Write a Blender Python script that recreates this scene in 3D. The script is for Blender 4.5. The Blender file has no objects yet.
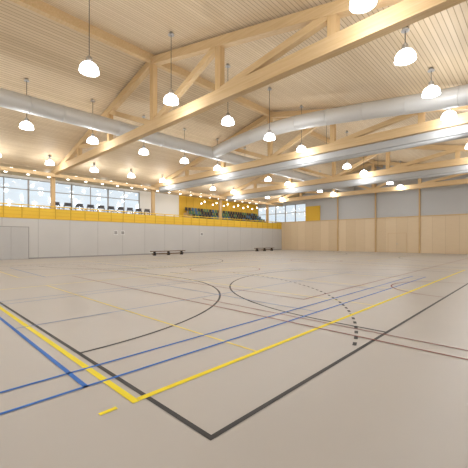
import bpy, bmesh, math, random
from mathutils import Vector, Matrix
random.seed(3)
scn=bpy.context.scene
scn.view_settings.view_transform='Standard'
scn.view_settings.look='None'
# ---------------------------------------------------------------- materials
def base(name,col,rough=.6,spec=.3,metal=0,emit=None,es=0):
    m=bpy.data.materials.new(name); m.use_nodes=True
    b=m.node_tree.nodes['Principled BSDF']
    b.inputs['Base Color'].default_value=(*col,1)
    b.inputs['Roughness'].default_value=rough
    b.inputs['Specular IOR Level'].default_value=spec
    b.inputs['Metallic'].default_value=metal
    if emit:
        b.inputs['Emission Color'].default_value=(*emit,1)
        b.inputs['Emission Strength'].default_value=es
    return m
def noisy(name,c1,c2,scale=(1,1,1),nscale=3,rough=.6,spec=.3,bump=0):
    m=base(name,c1,rough,spec); nt=m.node_tree; b=nt.nodes['Principled BSDF']
    tc=nt.nodes.new('ShaderNodeTexCoord'); mp=nt.nodes.new('ShaderNodeMapping')
    mp.inputs['Scale'].default_value=scale
    n=nt.nodes.new('ShaderNodeTexNoise'); n.inputs['Scale'].default_value=nscale; n.inputs['Detail'].default_value=5
    r=nt.nodes.new('ShaderNodeValToRGB'); r.color_ramp.elements[0].color=(*c1,1); r.color_ramp.elements[1].color=(*c2,1)
    r.color_ramp.elements[0].position=.3; r.color_ramp.elements[1].position=.7
    L=nt.links.new
    L(tc.outputs['Object'],mp.inputs[0]); L(mp.outputs[0],n.inputs['Vector']); L(n.outputs['Fac'],r.inputs[0]); L(r.outputs[0],b.inputs['Base Color'])
    return m
def planks(name,c1,c2,groove,width=.15,gw=.1,axis='X',grain=(6,.3,6),rough=.6):
    m=base(name,c1,rough,.25); nt=m.node_tree; b=nt.nodes['Principled BSDF']; L=nt.links.new
    tc=nt.nodes.new('ShaderNodeTexCoord'); sx=nt.nodes.new('ShaderNodeSeparateXYZ'); L(tc.outputs['Object'],sx.inputs[0])
    def M(op,a,bv=None):
        n=nt.nodes.new('ShaderNodeMath'); n.operation=op
        if hasattr(a,'is_linked'): L(a,n.inputs[0])
        else: n.inputs[0].default_value=a
        if bv is not None:
            if hasattr(bv,'is_linked'): L(bv,n.inputs[1])
            else: n.inputs[1].default_value=bv
        return n.outputs[0]
    u=M('DIVIDE',sx.outputs[axis],width); fr=M('FRACT',u); fl=M('FLOOR',u)
    wn=nt.nodes.new('ShaderNodeTexWhiteNoise'); wn.noise_dimensions='1D'; L(fl,wn.inputs['W'])
    mp=nt.nodes.new('ShaderNodeMapping'); mp.inputs['Scale'].default_value=grain; L(tc.outputs['Object'],mp.inputs[0])
    n=nt.nodes.new('ShaderNodeTexNoise'); n.inputs['Scale'].default_value=2; n.inputs['Detail'].default_value=4; L(mp.outputs[0],n.inputs['Vector'])
    s=M('MULTIPLY',M('ADD',wn.outputs['Value'],n.outputs['Fac']),.5)
    r=nt.nodes.new('ShaderNodeValToRGB'); r.color_ramp.elements[0].color=(*c1,1); r.color_ramp.elements[1].color=(*c2,1)
    r.color_ramp.elements[0].position=.2; r.color_ramp.elements[1].position=.8; L(s,r.inputs[0])
    g=M('LESS_THAN',fr,gw)
    mx=nt.nodes.new('ShaderNodeMix'); mx.data_type='RGBA'; L(g,mx.inputs['Factor']); L(r.outputs[0],mx.inputs['A']); mx.inputs['B'].default_value=(*groove,1)
    L(mx.outputs['Result'],b.inputs['Base Color'])
    return m
M_floor=noisy('floor_vinyl',(.465,.428,.388),(.495,.455,.412),(1,1,1),.35,.38,.3)
M_ceil=planks('ceiling_boards',(.70,.56,.38),(.78,.64,.46),(.42,.30,.17),.16,.14,'X')
M_glulam=noisy('glulam_spruce',(.62,.43,.22),(.71,.52,.30),(.4,8,8),2,.55)
M_post=noisy('glulam_post',(.56,.37,.17),(.66,.46,.25),(6,6,.5),2,.55)
M_wallgrey=noisy('wall_paint_grey',(.59,.575,.555),(.62,.605,.585),(1,1,1),.5,.7)
M_upper=base('upper_wall_paint',(.55,.55,.545),.8)
M_pan=planks('wood_wall_panels',(.70,.55,.36),(.79,.64,.45),(.50,.36,.21),1.25,.012,'X',(.5,1,12))
M_yel=base('yellow_panel',(.84,.56,.06),.5)
M_yel2=base('yellow_wall_paint',(.76,.47,.05),.6)
M_yel3=base('yellow_trim_dark',(.62,.38,.04),.6)  # darker yellow for balustrade posts and gallery wall strips
M_white=base('white_paint',(.82,.82,.81),.6)
M_duct=base('galvanised_duct',(.66,.66,.65),.45,.45,.1)
M_grey=base('grey_fabric',(.48,.48,.475),.9,.1)
M_dark=base('dark_plastic',(.03,.03,.035),.5)
M_mid=base('machine_grey',(.10,.10,.11),.5)
M_frame=base('window_frame_aluminium',(.34,.33,.32),.4,.5,.3)
M_steel=base('steel',(.55,.55,.56),.35,.5,.8)
M_lamp=base('lamp_diffuser',(.95,.95,.92),.4,.3,0,(.97,.985,1),11)
M_spotl=base('downlight_lens',(.95,.95,.92),.4,.3,0,(1,.93,.8),8)
M_door=base('door_paint',(.54,.53,.52),.5)
M_seam=base('panel_joint',(.34,.33,.32),.8)
M_green=noisy('outdoor_grass',(.20,.25,.17),(.30,.34,.25),(1,1,1),.3,.9)
M_lblack=base('line_dark_grey',(.05,.046,.043),.5,.2)
M_lyel=base('line_yellow',(.90,.72,.01),.5,.2)
M_lpyel=base('line_pale_yellow',(.85,.70,.16),.5,.2)
M_lblue=base('line_blue',(.03,.16,.56),.5,.2)
M_lpblue=base('line_pale_blue',(.12,.23,.48),.5,.2)
M_lred=base('line_brown_red',(.30,.10,.08),.5,.2)
M_seat=base('seat_plastic',(.05,.045,.04),.5)
M_bench=noisy('bench_wood',(.16,.10,.05),(.22,.14,.08),(6,6,.5),2,.5)
M_glass=bpy.data.materials.new('window_glass'); M_glass.use_nodes=True
nt=M_glass.node_tree; nt.nodes.clear()
o=nt.nodes.new('ShaderNodeOutputMaterial'); t=nt.nodes.new('ShaderNodeBsdfTransparent'); g=nt.nodes.new('ShaderNodeBsdfGlossy'); g.inputs['Roughness'].default_value=.05
t.inputs[0].default_value=(.92,.95,.96,1); x=nt.nodes.new('ShaderNodeMixShader'); x.inputs[0].default_value=.08
nt.links.new(t.outputs[0],x.inputs[1]); nt.links.new(g.outputs[0],x.inputs[2]); nt.links.new(x.outputs[0],o.inputs[0])
# ---------------------------------------------------------------- mesh builder
class B:
    def __init__(s): s.bm=bmesh.new(); s.mats=[]
    def mi(s,m):
        if m not in s.mats: s.mats.append(m)
        return s.mats.index(m)
    def box(s,x0,x1,y0,y1,z0,z1,m,bev=0):
        r=bmesh.ops.create_cube(s.bm,size=1,matrix=Matrix.Translation(((x0+x1)/2,(y0+y1)/2,(z0+z1)/2))@Matrix.Diagonal((abs(x1-x0),abs(y1-y0),abs(z1-z0),1)))
        fs=set(f for v in r['verts'] for f in v.link_faces)
        for f in fs: f.material_index=s.mi(m)
        return s
    def beam(s,a,b,w,d,m,side=(0,1,0)):
        a=Vector(a);b=Vector(b);ax=(b-a);l=ax.length;ax.normalize();sd=Vector(side);up=ax.cross(sd).normalized();sd=up.cross(ax)
        mt=Matrix((ax,sd,up)).transposed().to_4x4(); mt.translation=(a+b)/2
        r=bmesh.ops.create_cube(s.bm,size=1,matrix=mt@Matrix.Diagonal((l,w,d,1)))
        for f in set(f for v in r['verts'] for f in v.link_faces): f.material_index=s.mi(m)
        return s
    def cone(s,c,r1,r2,h,m,seg=20,caps=True,rot=None):
        mt=Matrix.Translation(c)
        if rot is not None: mt=mt@rot
        r=bmesh.ops.create_cone(s.bm,cap_ends=caps,segments=seg,radius1=r1,radius2=r2,depth=h,matrix=mt)
        for f in set(f for v in r['verts'] for f in v.link_faces): f.material_index=s.mi(m); f.smooth=(len(f.verts)==4)
        return s
    def ball(s,c,r,m):
        q=bmesh.ops.create_uvsphere(s.bm,u_segments=12,v_segments=8,radius=r,matrix=Matrix.Translation(c))
        for f in set(f for v in q['verts'] for f in v.link_faces): f.material_index=s.mi(m); f.smooth=True
        return s
    def lathe(s,prof,m,seg=20,c=(0,0,0)):
        rings=[]
        for (r,z) in prof:
            rings.append([s.bm.verts.new((c[0]+r*math.cos(2*math.pi*i/seg),c[1]+r*math.sin(2*math.pi*i/seg),c[2]+z)) for i in range(seg)])
        for a,b in zip(rings,rings[1:]):
            for i in range(seg):
                f=s.bm.faces.new((a[i],a[(i+1)%seg],b[(i+1)%seg],b[i])); f.material_index=s.mi(m); f.smooth=True
        return s
    def poly(s,pts,m):
        f=s.bm.faces.new([s.bm.verts.new(p) for p in pts]); f.material_index=s.mi(m); return s
    def obj(s,name,parent=None,loc=(0,0,0),mesh_only=False):
        me=bpy.data.meshes.new(name); s.bm.to_mesh(me); s.bm.free()
        for m in s.mats: me.materials.append(m)
        if mesh_only: return me
        ob=bpy.data.objects.new(name,me); ob.location=loc; scn.collection.objects.link(ob)
        if parent: ob.parent=parent
        return ob
def link(name,me,loc,rot=0):
    ob=bpy.data.objects.new(name,me); ob.location=loc; ob.rotation_euler[2]=rot; scn.collection.objects.link(ob); return ob
# ---------------------------------------------------------------- dimensions
XL,XR=-29.2,1.2; YF,YB=41.1,-3.2; XG=-34.0
XC=-14.15; ZR=10.85; SL=.234
def zc(x): return ZR-SL*abs(x-XC)
# floor / shell
B().box(XL,XR,YB,YF,-.2,0,M_floor).obj('floor')
b=B()
t=.15
for (xa,xb) in ((XL,XC),(XC,XR+.2)):
    pts=[(xa,YB-.2,zc(xa)),(xb,YB-.2,zc(xb)),(xb,YF+.2,zc(xb)),(xa,YF+.2,zc(xa))]
    b.poly(pts[::-1],M_ceil)
    b.poly([(p[0],p[1],p[2]+t) for p in pts],M_ceil)
b.obj('ceiling')
# left wall lower
b=B().box(XL-.25,XL,YB,YF,0,3.2,M_wallgrey)
for y in [k*2.4-2 for k in range(18)]:
    b.box(XL,XL+.004,y-.01,y+.01,.1,3.2,M_seam)
b.obj('wall_left')
B().box(XL,XL+.012,YB,YF,0,.1,M_seam).obj('baseboard_left')
# gallery
b=B().box(XG,XL-.25,YB,YF,2.9,3.2,M_white); b.obj('gallery_floor')
b=B().box(XG,XL,YB,YF,zc(XL)-.02,zc(XL)+.12,M_ceil); b.obj('gallery_ceiling')
b=B()
b.box(XG-.25,XG,YB,19.4,3.2,4.2,M_white)
b.box(XG-.25,XG,YB,19.4,7.1,7.5,M_white)
b.box(XG-.25,XG,19.4,25,3.2,7.5,M_white)
b.box(XG-.25,XG,25,YF,3.2,7.5,M_yel2)
for k in range(1,14): b.box(XG,XG+.03,25+k*1.2-.02,25+k*1.2+.02,3.2,7.3,M_yel3)
b.obj('wall_gallery')
n=1
y=YB
while y<19.3:
    y2=min(y+3.76,19.4)
    f=B()
    for (a,c) in ((y,y+.07),(y2-.07,y2),((y+y2)/2-.035,(y+y2)/2+.035)): f.box(XG-.16,XG-.08,a,c,4.2,7.1,M_frame)
    for z in (4.2,6.1,7.03): f.box(XG-.16,XG-.08,y,y2,z,z+.07,M_frame)
    f.box(XG-.125,XG-.115,y,y2,4.2,7.1,M_glass)
    f.obj('window_%d'%n); n+=1; y=y2
# far wall
xw0,xw1=-34.0,-24.9
b=B()
b.box(-29.2,XR,YF,YF+.25,0,4.2,M_pan)
b.box(XG,xw1,YF,YF+.25,6.9,zc(XL)+.1,M_upper)
b.box(XG,-29.2,YF,YF+.25,2.9,4.2,M_yel2)
b.poly([(xw1,YF+.1,4.2),(XR,YF+.1,4.2),(XR,YF+.1,zc(XR)+.1),(XC,YF+.1,ZR+.1),(xw1,YF+.1,zc(xw1)+.1)],M_upper)
b.box(xw1,-22.6,YF-.02,YF+.1,4.2,6.4,M_yel2)
b.poly([(xw1,YF+.1,6.9),(xw1,YF+.1,zc(xw1)+.1),(-29.2,YF+.1,zc(-29.2)+.1),(-29.2,YF+.1,6.9)],M_upper)
b.obj('wall_far')
f=B()
for i in range(6):
    x=xw0+(xw1-xw0)*i/5; f.box(x-.06,x+.06,YF+.02,YF+.12,4.2,6.9,M_frame)
for z in (4.2,5.6,6.82): f.box(xw0,xw1,YF+.02,YF+.12,z,z+.08,M_frame)
f.box(xw0,xw1,YF+.06,YF+.07,4.2,6.9,M_glass); f.obj('window_%d'%n)
B().box(-29.2,XR,YF-.06,YF,4.16,4.28,M_glulam).obj('trim_1')
b=B()
for x in (-19.9,-14.9,-10.0,-5.0):
    b.box(x-.09,x+.09,YF-.1,YF,0,zc(x)-.05,M_post)
b.obj('trim_2')
b=B().box(XR,XR+.25,YB,YF,0,zc(XR)+.1,M_white); b.obj('wall_right')
b=B(); b.poly([(XG,YB,0),(XR,YB,0),(XR,YB,zc(XR)),(XC,YB,ZR),(XL,YB,zc(XL)),(XG,YB,zc(XL))],M_white); b.obj('wall_back')
def door(name,x0,x1):
    d=B(); z1=2.3; F=YF-.005
    for (a,c,e,g) in ((x0-.04,x0,0,z1),(x1,x1+.04,0,z1)): d.box(a,c,F-.03,F,e,g,M_glulam)
    d.box(x0-.04,x1+.04,F-.03,F,z1,z1+.04,M_glulam)
    d.box(x0,(x0+x1)/2-.005,F-.02,F,0.01,z1,M_pan); d.box((x0+x1)/2+.005,x1,F-.02,F,0.01,z1,M_pan)
    d.box((x0+x1)/2-.1,(x0+x1)/2+.1,F-.07,F-.02,1.0,1.06,M_steel)
    return d.obj(name)
door('door_1',-13.4,-11.4)
def ldoor(name,y0,y1,z1=2.5):
    d=B(); X=XL+.015
    d.box(X,X+.04,y0-.05,y0,0,z1+.05,M_seam); d.box(X,X+.04,y1,y1+.05,0,z1+.05,M_seam); d.box(X,X+.04,y0,y1,z1,z1+.05,M_seam)
    m=(y0+y1)/2
    d.box(X,X+.03,y0,m-.01,.01,z1,M_door); d.box(X,X+.03,m+.01,y1,.01,z1,M_door)
    d.box(X+.03,X+.08,m+.06,m+.2,1.0,1.05,M_steel); d.box(X+.03,X+.08,m-.2,m-.06,1.0,1.05,M_steel)
    return d.obj(name)
ldoor('door_2',4.6,6.9)
b=B()
for yy in (13.9,14.6,24.6):
    b.box(XL,XL+.03,yy,yy+.4,2.0,2.4,M_white); b.box(XL,XL+.035,yy+.05,yy+.35,2.05,2.35,M_seam)
b.obj('wall_sign')
# yellow balustrade
b=B()
X=XL-.12
b.box(X-.02,X+.02,YB,YF,3.22,4.1,M_yel)
for z in (3.5,3.8,4.08): b.box(X+.02,X+.05,YB,YF,z-.02,z+.02,M_yel2)
b.box(X-.06,X+.06,YB,YF,4.24,4.31,M_yel)
y=YB+.1
while y<YF:
    b.box(X-.04,X+.05,y-.025,y+.025,3.22,4.25,M_yel3); y+=1.2
b.box(X-.1,XL+.03,YB,YF,3.205,3.26,M_yel2)
b.obj('gallery_balustrade')
# ---------------------------------------------------------------- trusses
def truss():
    b=B(); zb=7.24
    xs=[XC+4.87*k for k in range(-3,4)]
    b.box(xs[0]-1.1,xs[-1]+.5,-.16,.16,zb-.24,zb+.24,M_glulam)
    zt=lambda x: zc(x)-.3
    for s in (-1,1):
        b.beam((XC,0,zt(XC)),(XC+s*14.9,0,zt(XC+14.9)),.3,.36,M_glulam)
    for k in range(-2,3):
        b.box(XC+4.87*k-.14,XC+4.87*k+.14,-.13,.13,zb+.2,zt(XC+4.87*k),M_post)
    for s in (-1,1):
        for k in (0,1):
            xa=XC+s*4.87*k; xb=XC+s*4.87*(k+1)
            b.beam((xa+s*.15,0,zb+.2),(xb-s*.1,0,zt(xb)-.1),.22,.26,M_glulam)
    return b.obj('roof_truss',mesh_only=True)
tm=truss()
TY=[-1.1,8.83,18.5,28.4,38.2]
for y in TY: link('roof_truss',tm,(0,y,0))
b=B().box(XC-.13,XC+.13,YB,YF,zc(XC)-.42,zc(XC)-.02,M_glulam); b.obj('ridge_beam')
B().box(XL-.05,XL+.25,YB,YF,6.72,7.0,M_glulam).obj('eave_beam')
cm=B().box(-.15,.15,-.15,.15,0,3.8,M_post).box(-.2,.2,-.2,.2,0,.04,M_steel).obj('c',mesh_only=True)
for y in TY: link('timber_column',cm,(XL-.55,y,3.2))
# ---------------------------------------------------------------- ducts
def tube(name,pts,r,mat,seams=True):
    cu=bpy.data.curves.new(name,'CURVE'); cu.dimensions='3D'; cu.bevel_depth=r; cu.bevel_resolution=8; cu.use_fill_caps=True
    sp=cu.splines.new('POLY'); sp.points.add(len(pts)-1)
    for p,q in zip(sp.points,pts): p.co=(*q,1)
    cu.materials.append(mat)
    ob=bpy.data.objects.new(name,cu); scn.collection.objects.link(ob)
    return ob
def smooth(pts,n=8):
    P=[Vector(p) for p in pts]; P=[2*P[0]-P[1]]+P+[2*P[-1]-P[-2]]; out=[]
    for i in range(1,len(P)-2):
        for k in range(n):
            t=k/n; a,b_,c,d=P[i-1:i+3]
            out.append(.5*((2*b_)+(-a+c)*t+(2*a-5*b_+4*c-d)*t*t+(-a+3*b_-3*c+d)*t**3))
    out.append(P[-2]); return out
d1=tube('ventilation_duct',[(-18,YB+.1,8.1),(-18,YF-.1,8.1)],.42,M_duct)
b=B()
for y in [YB+1.5*k for k in range(1,29)]:
    b.cone((-18,y,8.1),.435,.435,.04,M_duct,28,True,Matrix.Rotation(math.pi/2,4,'X'))
c=b.obj('duct_joints',parent=d1)
pts=smooth([(1.1,16.4,7.35),(-3,16.4,7.65),(-7,16.4,8.15),(-11,16.4,8.55),(-14.5,16.4,8.5),(-17.7,16.4,8.15)])
d2=tube('ventilation_duct',pts,.42,M_duct)
b=B()
for i in range(3,len(pts)-2,4):
    q=(pts[i+1]-pts[i-1]).to_track_quat('Z','Y').to_matrix().to_4x4()
    b.cone(pts[i],.435,.435,.04,M_duct,28,True,q)
b.obj('duct_joints',parent=d2)
def curtain(y):
    b=B(); b.box(XL+.6,XR-.3,-.22,.22,6.6,6.98,M_grey)
    b.cone(((XL+XR)/2,0,6.57),.16,.16,-(XL+.8)+XR-.5,M_grey,16,True,Matrix.Rotation(math.pi/2,4,'Y'))
    b.obj('divider_curtain_housing',loc=(0,y,0))
curtain(18.75); curtain(28.65)
# ---------------------------------------------------------------- pendant lamps
b=B()
b.lathe([(.31,-.19),(.31,-.15),(.285,-.04),(.215,.06),(.12,.11)],M_lamp,24)
b.lathe([(.001,-.24),(.12,-.23),(.23,-.20),(.305,-.165)],M_lamp,24)
b.cone((0,0,.19),.12,.09,.2,M_steel,16); b.cone((0,0,.32),.05,.025,.08,M_steel,10)
b.lathe([(.315,-.205),(.33,-.19),(.315,-.175)],M_steel,24)
lm=b.obj('pl',mesh_only=True)
for xr in (-3.1,-11.05,-18.9,-26.75):
    cb=B().cone((0,0,(zc(xr)-7.4+.34)/2),.012,.012,zc(xr)-7.4-.34,M_dark,6).cone((0,0,zc(xr)-7.47),.13,.05,.12,M_steel,14)
    cm=cb.obj('cord',mesh_only=True)
    for k in range(-2,11):
        y=4.4+3.33*k
        L_=link('pendant_light',lm,(xr,y,7.4))
        c=link('cord',cm,(0,0,0)); c.parent=L_
        ld=bpy.data.lights.new('bulb','POINT'); ld.energy=71; ld.color=(.93,.962,1); ld.shadow_soft_size=.2
        lo=bpy.data.objects.new('bulb',ld); lo.location=(0,0,-.52); lo.parent=L_; scn.collection.objects.link(lo)
b=B()
for i in range(26):
    for x in (-30.6,-32.6):
        b.cone((x,YB+1+i*1.65,zc(XL)-.045),.11,.11,.05,M_spotl,12)
b.obj('gallery_downlights')
for i in range(9):
    ld=bpy.data.lights.new('gallery_light','POINT'); ld.energy=38; ld.color=(1,.95,.87); ld.shadow_soft_size=.15
    lo=bpy.data.objects.new('gallery_light',ld); lo.location=(-31.6,i*5-1,6.9); scn.collection.objects.link(lo)
# small globe pendants above the spectator area (one object)
b=B()
zt_=zc(XL)-.03
for i in range(7):
    for j,x in enumerate((-30.4,-32.2)):
        y=26.3+i*2.05+j*1.0; z=6.3
        b.ball((x,y,z),.09,M_spotl); b.cone((x,y,z+.11),.03,.03,.06,M_steel,8)
        b.cone((x,y,(z+.12+zt_)/2),.008,.008,zt_-z-.12,M_dark,5)
b.obj('globe_lights')
# ---------------------------------------------------------------- exercise machines on the gallery
b=B()
b.box(-.85,.85,-.35,.35,0,.2,M_mid); b.box(-.8,.7,-.25,.25,.2,.23,M_grey)
for s in (-1,1):
    b.beam((.6,s*.32,.15),(.8,s*.32,1.2),.05,.08,M_mid); b.beam((.75,s*.32,.95),(.2,s*.32,.9),.05,.05,M_mid)
b.beam((.72,0,1.1),(.8,0,1.4),.6,.08,M_mid); b.beam((.67,0,1.15),(.74,0,1.36),.4,.09,M_steel)
tmz=b.obj('t',mesh_only=True)
B().box(-33.4,-30.6,8.9,19.2,3.2,3.5,M_grey).obj('gallery_platform')
for i in range(10): link('treadmill',tmz,(-32,9.5+i*1.02,3.5),0)
b=B()
cols=[M_seat,M_seat,M_seat,base('seat_blue',(.08,.16,.25),.5),base('seat_green',(.12,.22,.10),.5)]
for r in range(4):
    x0=-30.6-r*.8; st=.35+.5*r
    b.box(x0-.8,x0,25.6,40.6,3.2,3.2+st,M_post)
    for i in range(28):
        m=random.choice(cols)
        y=25.9+i*.53; x=x0-.4; z=3.2+st
        b.box(x-.2,x+.2,y-.2,y+.2,z+.3,z+.36,m); b.box(x-.24,x-.19,y-.2,y+.2,z+.34,z+.75,m); b.box(x-.04,x+.04,y-.04,y+.04,z,z+.3,M_steel)
b.obj('spectator_seating')
# ---------------------------------------------------------------- benches
b=B()
b.box(-.16,.16,-2,2,.36,.43,M_bench); b.box(-.04,.04,-1.9,1.9,.1,.22,M_bench)
for y in (-1.6,0,1.6):
    A=[(-.22,y-.05,0),(.22,y-.05,0),(.12,y-.05,.36),(-.12,y-.05,.36)]; C=[(p[0],p[1]+.1,p[2]) for p in A]
    b.poly(A,M_dark); b.poly(C[::-1],M_dark)
    for i in range(4): j=(i+1)%4; b.poly([A[j],A[i],C[i],C[j]],M_dark)
bm_=b.obj('b',mesh_only=True)
link('gym_bench',bm_,(-26.9,18.5,0)); link('gym_bench',bm_,(-27.2,34.3,0))
# ---------------------------------------------------------------- floor lines
class Lines(B):
    lvl=.002
    def ln(s,x0,y0,x1,y1,w,m):
        d=Vector((x1-x0,y1-y0)); d.normalize(); p=Vector((-d.y,d.x))*w/2; z=s.lvl
        s.poly([(x0+p.x,y0+p.y,z),(x0-p.x,y0-p.y,z),(x1-p.x,y1-p.y,z),(x1+p.x,y1+p.y,z)],m)
    def rect(s,x0,y0,x1,y1,w,m):
        h=w/2
        s.ln(x0-h,y0,x1+h,y0,w,m); s.ln(x0-h,y1,x1+h,y1,w,m); s.ln(x0,y0+h,x0,y1-h,w,m); s.ln(x1,y0+h,x1,y1-h,w,m)
    def arc(s,cx,cy,r,a0,a1,w,m,dash=None,clip=None):
        n=int(abs(a1-a0)*r/(.15 if not dash else dash))+1
        for i in range(n):
            if dash and i%2: continue
            A=a0+(a1-a0)*i/n; C=a0+(a1-a0)*(i+1)/n; z=s.lvl
            P=[(cx+(r+q)*math.cos(k),cy+(r+q)*math.sin(k)) for k,q in ((A,-w/2),(A,w/2),(C,w/2),(C,-w/2))]
            if clip and not all(clip(*p) for p in P): continue
            s.poly([(p[0],p[1],z) for p in P],m)
    def obj2(s,name,z):
        bmesh.ops.recalc_face_normals(s.bm,faces=s.bm.faces)
        for f in s.bm.faces:
            f.normal_update()
            if f.normal.z<0: f.normal_flip()
        o=s.obj(name); o.location.z=z; return o
pi=math.pi
L=Lines(); hx0,hx1,hy0,hy1=-22.0,-1.8,1.62,40.2
L.rect(hx0,hy0,hx1,hy1,.05,M_lblack)
L.ln(hx0,20.9,hx1,20.9,.05,M_lblack)
for (cy,sg) in ((hy0,1),(hy1,-1)):
    for (cx,a0,a1) in ((-10.4,0,pi/2),(-13.4,pi/2,pi)):
        L.arc(cx,cy,6,a0*sg,a1*sg,.05,M_lblack)
        L.arc(cx,cy,8.95,a0*sg,a1*sg,.055,M_lblack,dash=.16,clip=lambda x,y:hx0<x<hx1)
    L.ln(-13.4,cy+6*sg,-10.4,cy+6*sg,.05,M_lblack)
    L.ln(-12.4,cy+7*sg,-11.4,cy+7*sg,.05,M_lblack)
for (cy) in (11.6,31.0):
    L.arc(-2.8,cy,6.15,pi/2,pi*1.5,.05,M_lblack); L.ln(-2.8,cy-6.15,-1.8,cy-6.15,.05,M_lblack); L.ln(-2.8,cy+6.15,-1.8,cy+6.15,.05,M_lblack)
    L.arc(-20.8,cy,6.15,-pi/2,pi/2,.05,M_lblack)
L.obj2('handball_court_lines',.001)
L=Lines()
L.ln(-11.73,1.56,-11.73,19.5,.05,M_lpyel); L.ln(-11.7,19.5,-2.73,19.5,.05,M_lpyel)
L.ln(-2.73,1.54,-2.73,19.5,.07,M_lyel); L.ln(-11.75,1.5,-2.69,1.5,.07,M_lyel)
L.ln(-2.73,1.17,-2.73,1.33,.05,M_lyel); L.ln(-11.73,1.17,-11.73,1.33,.05,M_lyel)
for y in (3.3,7.5,10.5,13.5): L.ln(-11.7,y,-2.77,y,.04,M_lpyel)
L.rect(-24,3.2,-15,21,.05,M_lpyel)
for y in (9.1,12.1,15.1): L.ln(-23.97,y,-15.03,y,.04,M_lpyel)
L.rect(-21,23,-3,32,.05,M_lpyel)
for x in (-15,-12,-9): L.ln(x,23.03,x,31.97,.04,M_lpyel)
L.obj2('volleyball_court_lines',.002)
L=Lines()
L.ln(-12,1.3,-3.33,1.3,.05,M_lblue)
for x in (-3.35,-3.82): L.ln(x,-2.5,x,14.7,.04,M_lblue)
L.lvl=.0025
for x in (-6.4,-8.98,-9.45): L.ln(x,1.33,x,14.7,.03,M_lpblue)
L.lvl=.003
for y in (6.0,10,13.9,14.7): L.ln(-9.45,y,-3.35,y,.03,M_lpblue)
for x0 in (-20.5,):
    for (y0) in (4,19,):
        L.rect(x0,y0,x0+6.1,y0+13.4,.04,M_lpblue); 
        for y in (4.72,8.68): L.ln(x0,y0+y,x0+6.1,y0+y,.04,M_lpblue)
L.obj2('badminton_court_lines',.003)
L=Lines()
L.ln(-14,4.9,.9,4.9,.035,M_lred); L.ln(-6.2,5.3,.9,5.3,.03,M_lred)
L.ln(-20,19,.9,19,.04,M_lred)
L.lvl=.0025
L.arc(-1.8,11.6,1.8,pi/2,pi*1.5,.04,M_lred); L.arc(-11.8,11.6,1.8,0,2*pi,.04,M_lred); L.arc(-11.8,20.9,1.8,0,2*pi,.04,M_lred)
L.lvl=.003
L.rect(-19.3,7,-4.3,35,.035,M_lred)
L.obj2('basketball_court_lines',.0045)
# ---------------------------------------------------------------- outside
B().box(-140,-34.3,-60,120,-.3,-.05,M_green).box(-34.3,60,41.5,120,-.3,-.05,M_green).obj('outdoor_ground')
w=bpy.data.worlds.new('World'); scn.world=w; w.use_nodes=True
bg=w.node_tree.nodes['Background']; bg.inputs[0].default_value=(.87,.93,1,1); bg.inputs[1].default_value=1.15
# ---------------------------------------------------------------- camera
cam=bpy.data.cameras.new('camera'); co=bpy.data.objects.new('camera',cam); scn.collection.objects.link(co)
co.location=(0,0,1.5); co.rotation_euler=(math.pi/2,0,math.atan2(.693,.7207))
cam.sensor_width=36; cam.lens=36*319/468; cam.shift_y=6/468
scn.camera=co
